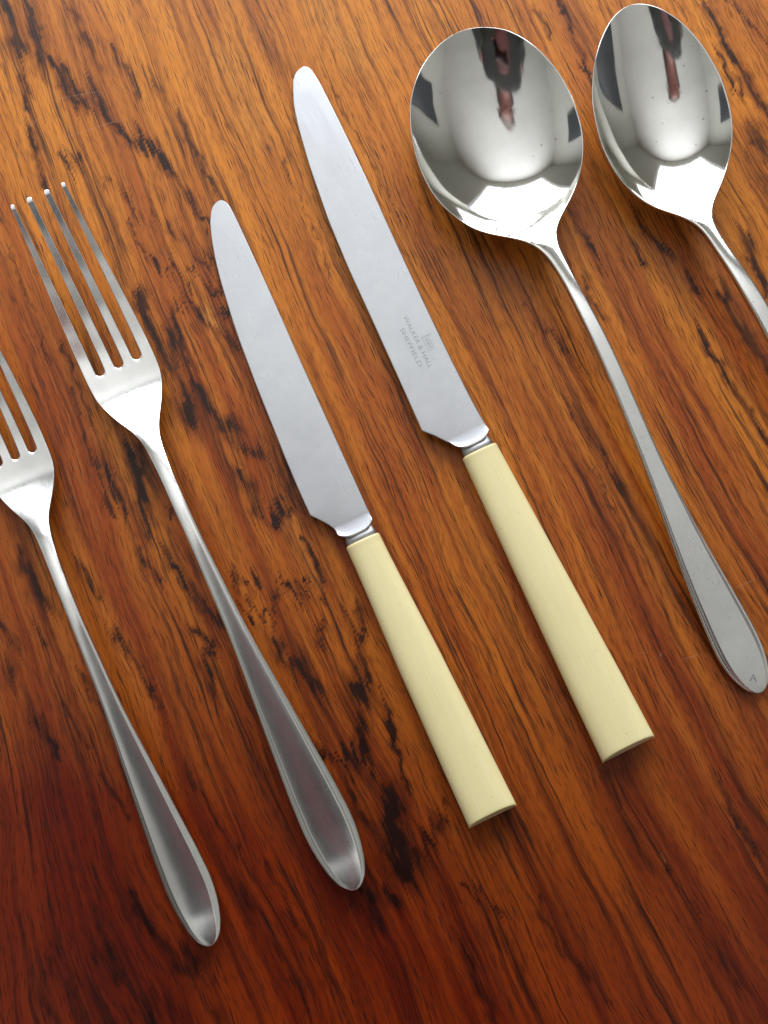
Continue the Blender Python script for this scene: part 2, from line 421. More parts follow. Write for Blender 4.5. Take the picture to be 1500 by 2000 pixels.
KB_R= [(0.9, -5.1),(1.1,-5.7),(1.8,-6.4), (3.12, -7.0), (8.03, -7.53), (17.51, -7.55), (30.03, -7.39), (46.15, -6.99), (62.69, -6.3), (79.02, -5.72), (95.14, -5.25), (109.87, -5.0), (124.44, -4.95), (134.81, -5.31), (136.1, -5.37), (139.76, -4.78)]
# dark figure of the wood (mm on the table): strokes of (points, width, strength)
VEINS=[
([(-125.6,170.3),(-121.9,163.1),(-119.0,152.3)],3.2,0.80),
([(-118.0,170.3),(-114.7,162.2),(-112.3,152.3),(-111.2,147.0)],2.1,0.90),
([(-111.5,153.2),(-107.0,146.1),(-103.5,140.7),(-99.9,134.6)],1.9,0.90),
([(-104.5,145.2),(-100.1,139.9),(-96.6,135.4)],1.3,0.80),
([(-94.3,139.9),(-91.6,133.7),(-87.2,126.6),(-82.9,121.4),(-77.8,118.8),(-72.8,117.0),(-69.4,111.8),(-64.3,104.9),(-60.1,99.7)],1.3,0.90),
([(-96.0,141.6),(-92.5,136.3)],1.6,0.90),
([(-119.0,152.3),(-117.8,143.4),(-114.9,132.8),(-114.2,128.4)],1.0,0.80),
([(-114.1,122.3),(-112.2,115.3),(-109.2,106.6)],1.4,0.80),
([(-104.5,169.4),(-100.0,159.5),(-95.6,153.2),(-91.9,143.4)],1.8,0.50),
([(-89.8,155.9),(-86.2,148.7),(-81.0,141.6),(-78.4,137.2)],1.8,0.50),
([(-76.0,143.4),(-71.7,138.1)],1.3,0.50),
([(-66.5,131.0),(-62.2,120.5),(-57.8,110.9),(-52.7,102.3)],1.3,0.60),
([(-103.4,114.4),(-100.1,116.5),(-96.7,111.8)],1.1,0.60),
([(-101.7,113.5),(-100.7,110.1)],1.1,0.70),
([(-91.6,109.2),(-85.7,104.9),(-80.3,99.7)],1.3,0.45),
([(-80.4,122.6),(-76.1,117.0),(-77.9,120.5)],1.4,0.80),
([(-74.9,82.6),(-71.9,79.2),(-69.4,78.3),(-67.0,80.0),(-65.3,78.3),(-62.8,75.4)],0.8,0.80),
([(-61.7,77.5),(-59.6,77.1),(-57.1,75.4),(-54.6,71.6),(-52.9,70.7),(-52.2,75.4)],0.8,0.80),
([(-66.7,66.2),(-64.8,69.5),(-63.1,68.2),(-60.6,66.2),(-58.5,62.8),(-55.9,58.1),(-53.4,55.3)],1.0,0.80),
([(-67.9,64.8),(-66.2,60.6),(-63.9,52.3),(-61.3,46.1)],1.6,0.60),
([(-76.5,67.8),(-73.9,64.0),(-74.3,59.8),(-71.7,54.4),(-67.8,48.1),(-64.5,42.0),(-61.1,34.1),(-58.6,30.0)],2.1,0.75),
([(-68.0,56.4),(-66.0,50.3)],2.2,0.80),
([(-59.6,40.7),(-56.3,35.7),(-52.2,30.5),(-48.1,26.7),(-45.3,25.1)],2.2,0.85),
([(-61.4,33.3),(-60.4,30.5)],4.5,0.90),
([(-64.8,92.5),(-62.2,86.8),(-59.7,83.1),(-56.4,80.9),(-54.0,82.6)],1.3,0.60),
([(-63.9,103.1),(-60.9,100.5),(-58.8,97.1),(-56.6,93.3)],1.1,0.70),
([(-82.3,102.3),(-79.3,95.0)],0.8,0.60),
([(-73.1,93.7),(-69.0,93.7),(-66.9,88.5)],1.6,0.50),
([(-81.2,92.0),(-78.2,85.1),(-75.7,80.9)],0.6,0.70),
([(-50.3,62.0),(-49.3,60.6)],2.1,0.80),
([(-49.9,54.4),(-47.7,51.4),(-44.4,49.0)],1.6,0.70),
([(-46.9,23.1),(-44.0,20.2),(-40.0,18.2),(-35.1,16.1),(-31.9,15.0)],2.9,0.55),
([(-46.3,16.9),(-43.8,11.3),(-40.6,6.4),(-38.9,1.6),(-38.1,-2.4)],1.4,0.85),
([(-34.1,-4.0),(-32.1,-6.7),(-30.9,-1.6),(-29.4,0.0),(-27.8,-1.6)],1.4,0.80),
([(-30.3,12.1),(-27.8,6.1),(-24.6,0.8)],3.5,0.70),
([(-31.8,4.8),(-28.6,-0.8)],0.8,0.70),
([(-44.9,-20.7),(-42.2,-20.2),(-39.4,-21.0),(-40.2,-17.5)],1.0,0.70),
([(-45.7,-21.8),(-43.3,-24.6)],1.4,0.70),
([(-44.0,-29.7),(-40.0,-30.9),(-36.6,-29.3),(-33.8,-27.8),(-33.5,-24.6),(-29.6,-23.8),(-26.7,-27.0),(-25.1,-29.3),(-23.6,-28.1)],1.0,0.85),
([(-25.2,-23.8),(-21.2,-24.2),(-19.4,-23.0),(-20.5,-19.1),(-21.8,-15.1),(-24.2,-12.0)],1.0,0.80),
([(-10.7,-32.8),(-7.1,-35.1),(-6.0,-33.3),(-7.9,-28.9)],1.3,0.85),
([(-20.4,-36.7),(-17.2,-37.2),(-18.5,-41.1)],1.4,0.80),
([(-8.6,-35.6),(-8.3,-39.5),(-7.0,-44.5)],1.0,0.70),
([(-34.1,-37.2),(-32.0,-43.4),(-27.3,-47.3),(-21.5,-53.0)],2.2,0.70),
([(-55.0,-29.7),(-49.0,-35.6)],1.9,0.80),
([(-79.0,18.6),(-76.1,8.8),(-74.3,1.6),(-72.9,-6.4)],2.6,0.85),
([(-77.5,17.7),(-70.1,11.3),(-66.8,4.0)],6.1,0.50),
([(-90.6,19.4),(-88.6,8.8),(-86.3,1.6)],1.1,0.70),
([(-86.1,11.8),(-85.2,7.2)],1.0,0.80),
([(-82.8,8.8),(-80.5,0.5)],1.0,0.70),
([(-66.4,0.0),(-65.5,-4.5)],1.0,0.80),
([(-77.7,-9.9),(-73.9,-15.3),(-69.1,-22.3)],1.3,0.70),
([(-67.3,-14.0),(-63.0,-19.4),(-58.0,-25.6),(-52.5,-34.0)],1.3,0.85),
([(-63.3,-9.9),(-57.0,-16.4)],5.8,0.35),
([(-58.6,-36.5),(-52.1,-40.6),(-55.1,-46.6),(-52.2,-52.7)],1.6,0.70),
([(-94.4,-16.1),(-90.4,-20.2),(-87.4,-26.4)],1.3,0.60),
([(-84.6,-36.5),(-78.8,-42.6),(-72.5,-50.7),(-67.4,-58.7)],1.1,0.70),
([(-28.4,-43.7),(-25.4,-48.0),(-18.8,-56.5)],2.6,0.65),
([(-7.3,-42.9),(-6.5,-50.2),(-8.2,-56.5),(-6.8,-65.0),(-5.1,-73.3),(-3.9,-78.8)],1.6,0.85),
([(-8.1,-55.0),(-7.5,-58.8)],3.5,0.95),
([(-22.1,-68.3),(-18.4,-75.0),(-15.3,-76.7),(-11.1,-76.2),(-9.0,-71.7)],1.0,0.90),
([(-10.2,-76.7),(-8.2,-80.0)],2.7,0.95),
([(-9.7,-71.5),(-7.3,-77.4)],1.6,0.95),
([(-0.5,-56.5),(2.9,-69.1),(7.1,-85.0)],1.1,0.70),
([(0.3,-84.1),(2.9,-87.8),(2.0,-94.0),(2.0,-102.2),(6.7,-110.3)],3.5,1.00),
([(6.7,-106.3),(10.1,-103.8),(8.7,-101.0),(12.1,-102.2),(13.0,-97.3),(17.6,-98.9),(16.0,-91.1),(19.3,-91.6)],1.4,0.85),
([(4.6,-100.4),(8.4,-106.3)],4.2,0.80),
([(-12.3,-81.7),(-8.1,-89.9),(0.3,-100.2)],1.6,0.60),
([(0.3,-112.8),(4.6,-118.4)],2.2,0.90),
([(-6.4,-113.6),(-1.7,-121.6)],2.2,0.80),
([(-112.0,-14.5),(-108.2,-22.4),(-102.6,-32.3)],2.2,0.75),
([(-109.2,-8.0),(-103.9,-23.8)],4.8,0.35),
([(-117.5,-35.8),(-112.1,-41.7)],1.9,0.70),
([(-114.8,-46.8),(-112.6,-51.6)],1.9,0.85),
([(-106.6,-61.7),(-103.5,-65.1),(-98.9,-73.8)],1.3,0.75),
([(-106.3,-34.8),(-103.0,-41.7)],1.3,0.60),
([(-95.9,-61.7),(-90.0,-71.4)],1.0,0.70),
([(-92.4,-50.2),(-84.9,-61.7)],1.1,0.60),
([(-85.1,-80.4),(-77.2,-90.8)],1.3,0.60),
([(95.6,170.3),(100.1,162.2)],0.8,0.60),
([(104.9,170.3),(108.8,162.7),(112.4,154.6),(117.1,146.6),(124.0,132.4)],1.3,0.85),
([(109.3,152.3),(113.0,141.3)],1.1,0.80),
([(115.3,143.9),(118.6,135.4)],1.1,0.80),
([(113.3,170.3),(118.6,164.5),(125.7,153.7)],1.0,0.70),
([(119.1,125.8),(123.3,117.0)],2.6,0.70),
([(115.2,92.0),(117.7,82.6)],2.6,0.70),
([(117.5,117.0),(123.6,104.9)],2.2,0.50),
([(48.6,170.3),(53.4,160.7),(55.4,155.9)],1.0,0.60),
([(57.7,170.3),(62.8,158.2),(66.8,143.4)],1.1,0.75),
([(80.6,98.0),(87.4,85.5),(96.0,78.2),(100.9,69.7)],1.0,0.75),
([(80.2,86.1),(83.6,78.2)],0.8,0.80),
([(100.0,57.6),(105.9,46.1),(120.0,22.6)],1.0,0.70),
([(106.9,72.1),(115.7,55.8),(121.0,45.0)],2.9,0.65),
([(116.2,83.8),(121.0,70.9)],1.9,0.80),
([(60.0,97.8),(67.3,84.3)],0.8,0.80),
([(64.0,72.7),(70.2,59.5)],0.8,0.75),
([(43.6,66.7),(53.3,57.6),(60.1,49.3)],1.1,0.60),
([(58.0,33.1),(75.7,6.3)],1.0,0.50),
([(99.5,-80.9),(111.5,-103.6)],1.1,0.65),
([(66.3,-77.9),(72.1,-93.5),(79.6,-107.8)],2.2,0.50),
([(45.9,-116.6),(51.7,-131.3),(64.7,-142.8)],1.3,0.55),
([(83.9,-106.0),(93.8,-120.8)],0.8,0.60),
([(98.3,-130.1),(106.8,-142.8)],2.6,0.40),
([(24.3,-113.7),(35.7,-121.0)],1.0,0.60),
([(22.7,-128.3),(32.1,-150.3)],1.6,0.70),
([(-83.1,-131.3),(-79.3,-137.1)],4.8,0.60),
([(-76.8,-139.9),(-58.5,-151.4)],2.9,0.50),
([(-74.5,-116.6),(-58.8,-137.1),(-48.0,-151.4)],2.2,0.60),
([(-57.1,-132.7),(-55.8,-135.6)],3.2,0.70),
([(-98.8,-131.3),(-96.9,-151.4)],2.2,0.50),
([(-91.7,-128.3),(-89.7,-151.4)],1.6,0.40),
([(-85.3,-110.8),(-84.6,-122.5)],2.6,0.40),
([(-70.6,-145.7),(-68.1,-150.0)],4.5,0.50),
([(-103.7,57.3),(-100.2,49.0),(-94.1,35.7),(-89.7,24.3)],0.8,0.55),
([(-98.2,39.0),(-94.6,27.5),(-91.9,19.4)],1.0,0.60),
([(-119.5,84.3),(-112.2,65.7),(-104.9,45.6)],0.5,0.60),
([(-45.7,-107.8),(-34.9,-122.5),(-22.5,-145.7)],2.2,0.50),
([(-35.1,-107.8),(-22.7,-126.9),(-10.5,-151.4)],1.3,0.50),
([(-61.8,-74.8),(-50.6,-92.9),(-38.1,-110.8)],1.3,0.45),
([(63.9,16.1),(71.4,0.0),(78.9,-15.9)],0.8,0.45),
([(39.7,0.0),(48.9,-19.1),(60.9,-44.2)],1.0,0.40),
([(-31.4,111.8),(-24.6,96.2),(-18.0,79.2)],0.5,0.50),
([(-16.7,139.9),(-8.3,122.3),(4.9,94.5)],0.5,0.50),
([(-40.7,72.4),(-34.0,57.3),(-30.7,45.6)],0.6,0.50)]
GOLD=[
([(-54.9,61.5),(-52.7,58.1)],3.5,1.00),
([(-21.9,170.3),(-8.4,148.7)],8.0,0.50),
([(-53.6,152.3),(-41.5,124.0)],9.6,0.40),
([(-30.1,-3.2),(-22.1,-19.1)],4.5,0.50)]
SCRATCH=[
[(-125.2,140.7),(-121.4,139.0),(-117.9,137.7)],
[(-113.6,134.0),(-105.0,136.0),(-95.1,138.1),(-85.9,138.1)],
[(-117.8,123.7),(-113.0,128.4),(-108.9,130.7)],
[(-111.8,119.6),(-99.6,123.7),(-88.9,127.5),(-80.6,129.6)],
[(-124.1,116.3),(-117.0,116.8)],
[(52.1,68.2),(54.5,69.9)],
[(94.0,65.7),(94.8,63.1)],
[(89.8,-45.7),(97.2,-43.7)],
[(77.7,-43.2),(79.7,-43.4)],
[(83.4,-45.4),(85.3,-42.6)],
[(107.0,-23.8),(115.0,-20.7)],
[(109.5,166.3),(113.8,169.4)],
[(68.4,5.6),(70.1,8.8)],
[(-112.7,162.2),(-111.3,162.3)],
[(118.4,22.6),(116.1,24.3)],
[(82.5,-101.9),(84.1,-106.3)]]
# ------------------------------------------------------------------ furniture of the room
def window():
    r = tag(empty('window', ((W_['x0'] + W_['x1']) / 2, RY1, W_['z0'])), 'white framed window that lights the table from the far side', 'window')
    x0, x1, h = W_['x0'] - r.location.x, W_['x1'] - r.location.x, W_['z1'] - W_['z0']
    b = 0.05
    boxes('frame', [(x0, x1, 0.02, 0.07, 0, b), (x0, x1, 0.02, 0.07, h - b, h), (x0, x0 + b, 0.022, 0.068, b, h - b), (x1 - b, x1, 0.022, 0.068, b, h - b)], M_FRAME, r, 0.004)
    boxes('mullion', [(x0 * 0.30 + x1 * 0.70 - 0.02, x0 * 0.30 + x1 * 0.70 + 0.02, 0.025, 0.065, b, h - b)], M_FRAME, r, 0.003)
    boxes('sill', [(x0 - 0.05, x1 + 0.05, -0.12, -0.001, -0.035, -0.002)], M_FRAME, r, 0.004)
window()

def picture(name, label, cat, loc, rz, wd, ht, mat, fm):
    r = tag(empty(name, loc, rz), label, cat)
    boxes('frame', [(-wd / 2, wd / 2, 0, 0.03, 0, 0.03), (-wd / 2, wd / 2, 0, 0.03, ht - 0.03, ht),
                    (-wd / 2, -wd / 2 + 0.03, 0, 0.029, 0.03, ht - 0.03), (wd / 2 - 0.03, wd / 2, 0, 0.029, 0.03, ht - 0.03)], fm, r, 0.003)
    boxes('panel', [(-wd / 2 + 0.028, wd / 2 - 0.028, 0.001, 0.015, 0.028, ht - 0.028)], mat, r)
    return r
picture('wall_panel', 'dark grey panel high on the right hand wall', 'wall panel', (RX1 - 0.002, 0.45, 0.28), math.radians(90), 0.62, 1.05, M_CHARCOAL, M_CHARCOAL)
picture('wall_panel', 'dark panel on the left hand wall', 'wall panel', (RX0 + 0.002, 0.35, 0.30), math.radians(-90), 0.50, 0.75, M_CHARCOAL, M_CHARCOAL)
cab = tag(empty('sideboard', (-1.62, -0.75, FZ)), 'dark brown wooden sideboard against the left hand wall', 'sideboard')
boxes('carcass', [(-0.30, 0.25, -0.6, 0.6, 0.08, 1.45)], M_DARKWOOD, cab, 0.006)
boxes('door', [(0.252, 0.27, -0.58, -0.005, 0.12, 1.42)], M_DARKWOOD, cab, 0.004)
boxes('door', [(0.252, 0.27, 0.005, 0.58, 0.12, 1.42)], M_DARKWOOD, cab, 0.004)
boxes('plinth', [(-0.29, 0.22, -0.58, 0.58, 0.0, 0.079)], M_DARKWOOD, cab)

# ------------------------------------------------------------------ table
def table():
    r = tag(empty('table', (0, 0.2, FZ)), 'polished rosewood table the cutlery lies on, with dark streaked grain', 'table')
    X, Y0, Y1, TH = 0.66, -0.172, 0.80, 0.026
    xs = np.unique(np.concatenate([np.linspace(-X, -0.14, 27), np.arange(-0.14, 0.1401, 0.0006), np.linspace(0.14, X, 27)]).round(6))
    ys = np.unique(np.concatenate([np.linspace(Y0, -0.165, 3), np.arange(-0.165, 0.1851, 0.0006), np.linspace(0.185, Y1, 31)]).round(6))
    xs = xs[np.concatenate([[True], np.diff(xs) > 1e-4])]; ys = ys[np.concatenate([[True], np.diff(ys) > 1e-4])]
    nx, ny = len(xs), len(ys)
    GX, GY = np.meshgrid(xs, ys)
    P = np.stack([GX.ravel(), GY.ravel()], 1) * 1000
    rs = np.random.RandomState(11)
    lat = rs.rand(512, 512)
    def vnoise(a, b):
        i, j = np.floor(a).astype(int), np.floor(b).astype(int)
        fa, fb = a - i, b - j
        fa = fa * fa * (3 - 2 * fa); fb = fb * fb * (3 - 2 * fb)
        g = lambda p, q: lat[p % 512, q % 512]
        return (g(i, j) * (1 - fa) + g(i + 1, j) * fa) * (1 - fb) + (g(i, j + 1) * (1 - fa) + g(i + 1, j + 1) * fa) * fb
    ac = P[:, 0] + 0.44 * P[:, 1]; al = -P[:, 1] + 0.44 * P[:, 0]
    # the figure is drawn out along the grain into ragged teeth
    shift = 3.4 * (vnoise(ac * 1.15, al * 0.05 + 40) - 0.5) + 3.0 * (vnoise(ac * 0.5 + 9, al * 0.04) - 0.5) + 1.6 * (vnoise(ac * 2.6 + 3, al * 0.16) - 0.5)
    side = 1.4 * (vnoise(ac * 0.25, al * 0.22 + 7) - 0.5) + 0.7 * (vnoise(ac * 0.7, al * 0.6 + 70) - 0.5)
    GV = np.array([0.403, -0.915]); NV = np.array([0.915, 0.403])
    PW = P + shift[:, None] * GV * 2.6 + side[:, None] * NV * 1.6
    brk = 0.62 + 0.75 * vnoise(ac * 0.8 + 20, al * 0.07) * vnoise(ac * 0.3, al * 0.18 + 90) * 1.6
    def paint(strokes, soft):
        P = PW
        out = np.zeros(len(P))
        for pts, wd, st in strokes:
            pts = np.array(pts, float)
            lo_, hi_ = pts.min(0) - wd * 3, pts.max(0) + wd * 3
            k = np.nonzero((P[:, 0] > lo_[0]) & (P[:, 0] < hi_[0]) & (P[:, 1] > lo_[1]) & (P[:, 1] < hi_[1]))[0]
            if not len(k): continue
            Q = P[k]; dmin = np.full(len(k), 1e9)
            for a, b in zip(pts[:-1], pts[1:]):
                ab = b - a; t = np.clip(((Q - a) @ ab) / (ab @ ab), 0, 1)
                dmin = np.minimum(dmin, np.hypot(*(Q - a - t[:, None] * ab).T))
            out[k] = np.maximum(out[k], st * np.exp(-(dmin / (wd * soft)) ** 2))
        return out
    fig = paint(VEINS, 0.72) * np.clip(brk, 0.6, 1.2)
    halo = paint(VEINS, 1.7)
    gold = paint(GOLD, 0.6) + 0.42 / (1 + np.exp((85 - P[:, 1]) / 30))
    x, y = P[:, 0], P[:, 1]
    # heartwood deeper near left, yellower far side; window falloff painted in, darker near side
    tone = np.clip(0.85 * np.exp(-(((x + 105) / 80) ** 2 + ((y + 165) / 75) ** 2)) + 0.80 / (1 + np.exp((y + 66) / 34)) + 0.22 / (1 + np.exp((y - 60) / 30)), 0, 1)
    # grain direction: lines lean to the right as they come towards the near side; near left they straighten
    yd = -y
    g = 0.34 * np.exp(-((x + 125) / 48) ** 2) * np.log1p(np.exp((yd - 75) / 12)) * 12
    u = x - 0.44 * yd - 0.0004 * (x * yd) + g
    v = yd + 0.44 * x
    n = nx * ny
    V = np.zeros((n, 3)); V[:, 0] = P[:, 0] / 1000; V[:, 1] = P[:, 1] / 1000 - r.location.y; V[:, 2] = -FZ
    I = np.arange(n).reshape(ny, nx)
    Q = np.stack([I[:-1, :-1], I[:-1, 1:], I[1:, 1:], I[1:, :-1]], -1).reshape(-1, 4)
    me = bpy.data.meshes.new('tabletop')
    me.vertices.add(n); me.vertices.foreach_set('co', V.ravel())
    me.loops.add(Q.size); me.loops.foreach_set('vertex_index', Q.ravel())
    me.polygons.add(len(Q)); me.polygons.foreach_set('loop_start', np.arange(0, Q.size, 4))
    me.polygons.foreach_set('loop_total', np.full(len(Q), 4))
    me.update(calc_edges=True)
    uvl = me.uv_layers.new(name='grain')
    uvs = np.stack([u, v], 1)[Q.ravel()] / 1000
    uvl.data.foreach_set('uv', uvs.ravel().astype(np.float32))
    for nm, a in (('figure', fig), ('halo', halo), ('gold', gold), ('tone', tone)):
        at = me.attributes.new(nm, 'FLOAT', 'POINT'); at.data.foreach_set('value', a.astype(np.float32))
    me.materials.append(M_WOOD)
    o = bpy.data.objects.new('tabletop', me); COL.objects.link(o); o.parent = r
    cy = r.location.y
    tb = boxes('underside', [(-X, X, Y0 - cy, Y1 - cy, -FZ - TH, -FZ - 0.0004)], M_DARKWOOD, r)
    for sx in (-1, 1):
        for yy in (Y0 + 0.06, Y1 - 0.06):
            cx = sx * (X - 0.06)
            V2, F2 = [], []
            for zz, hw in ((0, 0.016), (-FZ - TH - 0.08, 0.028), (-FZ - TH - 0.001, 0.028)):
                V2 += [(cx - hw, yy - cy - hw, zz), (cx + hw, yy - cy - hw, zz), (cx + hw, yy - cy + hw, zz), (cx - hw, yy - cy + hw, zz)]
            for k in (0, 4):
                F2 += [(k + i, k + (i + 1) % 4, k + 4 + (i + 1) % 4, k + 4 + i) for i in range(4)]
            F2 += [(3, 2, 1, 0), (8, 9, 10, 11)]
            mesh_obj('leg', V2, F2, M_DARKWOOD, r)
    # hairline scratches in the polish
    m, nt, b = new_mat('scratched_polish')
    b.inputs['Base Color'].default_value = (0.75, 0.52, 0.36, 1); b.inputs['Alpha'].default_value = 0.30; b.inputs['Roughness'].default_value = 0.5
    for pts in SCRATCH:
        pts = np.array(pts, float)
        t = np.linspace(0, 1, len(pts)); tt = np.linspace(0, 1, 24)
        c = np.stack([np.interp(tt, t, pts[:, 0]), np.interp(tt, t, pts[:, 1])], 1)
        for _ in range(4): c[1:-1] = (c[:-2] + c[1:-1] * 2 + c[2:]) / 4
        d = np.gradient(c, axis=0); d /= np.hypot(*d.T)[:, None]
        nn = np.stack([-d[:, 1], d[:, 0]], 1)
        hw = 0.055 * np.sin(np.linspace(0.15, math.pi - 0.15, 24))[:, None] * (0.7 + 0.5 * np.random.rand(24, 1))
        a, bb = c + nn * hw, c - nn * hw
        V2 = [(p[0] * MM, p[1] * MM - cy, -FZ + 0.00004) for p in np.vstack([a, bb])]
        o2 = mesh_obj('scratch', V2, [(i, i + 24, i + 25, i + 1) for i in range(23)], m, r)
table()

# ------------------------------------------------------------------ cutlery placing: local Y runs from the head to the handle end
def frame(name, A, B):
    A = np.array(A, float); B = np.array(B, float)
    d = (B - A) / np.linalg.norm(B - A)
    return empty(name, (A[0] * MM, A[1] * MM, 0), math.atan2(-d[0], d[1]))

def ucols(n, edge):
    """column positions -1..1 with support loops near both edges"""
    a = np.sin(np.linspace(-1, 1, n) * math.pi / 2 * 0.86) / math.sin(math.pi / 2 * 0.86) * (1 - edge)
    return np.concatenate([[-1, -1 + edge * 0.45], a, [1 - edge * 0.45, 1]])

def grid_quads(ns, nu):
    I = np.arange(ns * nu).reshape(ns, nu)
    return [tuple(int(k) for k in q) for q in np.stack([I[:-1, :-1], I[:-1, 1:], I[1:, 1:], I[1:, :-1]], -1).reshape(-1, 4)]

def handle_shape(u, wd, kind, amt):
    """height across the handle relative to its edge line"""
    au = abs(u)
    if kind == 'dome':
        return amt * (0.10 * wd + 0.15) * (1 - au ** 2.2) + amt * (0.10 * wd) * np.clip((1 - au) / 0.28, 0, 1) ** 1.5 + amt * 0.10 * np.exp(-((au - 0.9) / 0.05) ** 2)
    p = np.clip((0.90 - au) / 0.17, 0, 1); p = p * p * (3 - 2 * p)
    return amt * (0.075 * wd) * p + amt * 0.02 * wd * (1 - au ** 2)

# ---- spoons
ASYM = 0.24     # bowls are deepest a little towards the neck
def spoon(label, A, B, L, tab, sb, D0, zpts):
    r = tag(frame('spoon', A, B), label, 'spoon', group='spoons on the right')
    s, wd, c = smooth_table(tab, L, 260, 0.75)
    zr = curve(zpts, 4.0)
    W = wd[s < sb].max()
    R = (W * W + D0 * D0) / (2 * D0); base = math.sqrt(R * R - W * W)
    thk = curve([(0, 1.3), (sb * 0.8, 1.5), (sb, 3.0), (sb + 18, 3.4), (sb + 60, 2.2), (L - 20, 1.6), (L, 1.2)], 4.0)
    U = ucols(56, 0.035)
    verts, th = [], []
    for si, wi, ci in zip(s, wd, c):
        bl = 1 / (1 + math.exp((si - sb - 3) / 2.2))
        ha = 1 / (1 + math.exp(-(si - sb - 22) / 9.0))
        ef = min(0.45, 0.5 / max(wi, 0.3)) / 0.035      # keep the rounded edge about half a millimetre wide
        for u in U:
            au = abs(u)
            if au > 0.965: uu = math.copysign(1 - (1 - au) * ef, u)
            else: uu = math.copysign(au / 0.965 * (1 - 0.035 * ef), u)
            rho2 = 1 - (1 - uu * uu) * min(1, (wi / W) ** 2)
            dep = math.sqrt(R * R - W * W * rho2) - base
            dep *= 1 + ASYM * (si - 34) / 34
            z = zr(si) - dep * bl + handle_shape(uu, wi, 'panel', 1.0) * ha + 0.10 * wi * (1 - uu * uu) * (1 - bl) * (1 - ha) * 1.2
            if abs(u) == 1: z -= 0.22
            verts.append((ci + (-uu) * wi, si, z))
            th.append(float(thk(si)) * (0.55 + 0.45 * min(1, (1 - abs(uu)) * wi / 2.0 + 0.2)))
    nu = len(U)
    q = grid_quads(len(s), nu)
    kb = int(np.searchsorted(s, sb + 7))
    lab = ['bowl' if (k // (nu - 1)) < kb else 'handle' for k in range(len(q))]
    # mirrored columns (-uu) make x fall with the column index: flip the winding so that the top faces up
    v = np.array(verts)
    a, b2, c2 = v[q[500][0]], v[q[500][1]], v[q[500][2]]
    if np.cross(b2 - a, c2 - b2)[2] < 0: q = [tuple(reversed(f)) for f in q]
    return r, solid_parts(r, verts, th, q, lab, {'bowl': M_BOWL, 'handle': M_HANDLE})

r_s1, p_s1 = spoon('large round-bowled soup spoon beside the big knife, its whole handle in view', (22.52, 149.60), (113.88, -55.27), 224.3, SP1, 68, 11.0,
      [(-10, 16.6), (0, 16.0), (36, 14.2), (60, 12.4), (68, 12.7), (80, 14.9), (92, 16.8), (104, 17.3), (118, 16.0), (160, 10.3), (205, 4.3), (224, 2.6), (236, 2.4)])
SP2H = [(100, 2.45, -1.73), (110, 2.5, -3.1), (120, 2.55, -4.4), (140, 2.7, -6.6), (150, 2.95, -7.7), (160, 3.6, -8.7), (170, 4.35, -9.7), (180, 5.2, -10.7), (190, 6.1, -11.7), (200, 6.8, -12.7), (210, 7.15, -13.6), (215, 6.7, -14.0), (220, 5.2, -14.4), (222.5, 4.1, -14.6), (224.8, 2.6, -14.8)]
r_s2, p_s2 = spoon('oval-bowled spoon at the far right whose handle runs out of the picture', (76.15, 158.56), (152.70, -54.00), 225.9, SP2 + SP2H, 68, 9.5,
      [(-10, 16.6), (0, 16.0), (36, 14.2), (60, 12.4), (68, 12.7), (80, 14.9), (92, 16.8), (104, 17.3), (118, 16.0), (160, 10.3), (205, 4.3), (224, 2.6), (236, 2.4)])

def text_mesh(body, size, mat, parent, loc, rot, depth=0.00001, extra=0.0):
    cu = bpy.data.curves.new('text', 'FONT'); cu.body = body; cu.size = size; cu.extrude = depth
    cu.offset = extra; cu.align_x = 'CENTER'; cu.align_y = 'CENTER'
    t = bpy.data.objects.new('text', cu); COL.objects.link(t)
    bpy.context.view_layer.update()
    dg = bpy.context.evaluated_depsgraph_get()
    me = bpy.data.meshes.new_from_object(t.evaluated_get(dg))
    bpy.data.objects.remove(t)
    o = bpy.data.objects.new('engraving', me); COL.objects.link(o)
    me.materials.clear(); me.materials.append(mat)
    o.parent = parent; o.location = loc; o.rotation_euler = rot
    return o

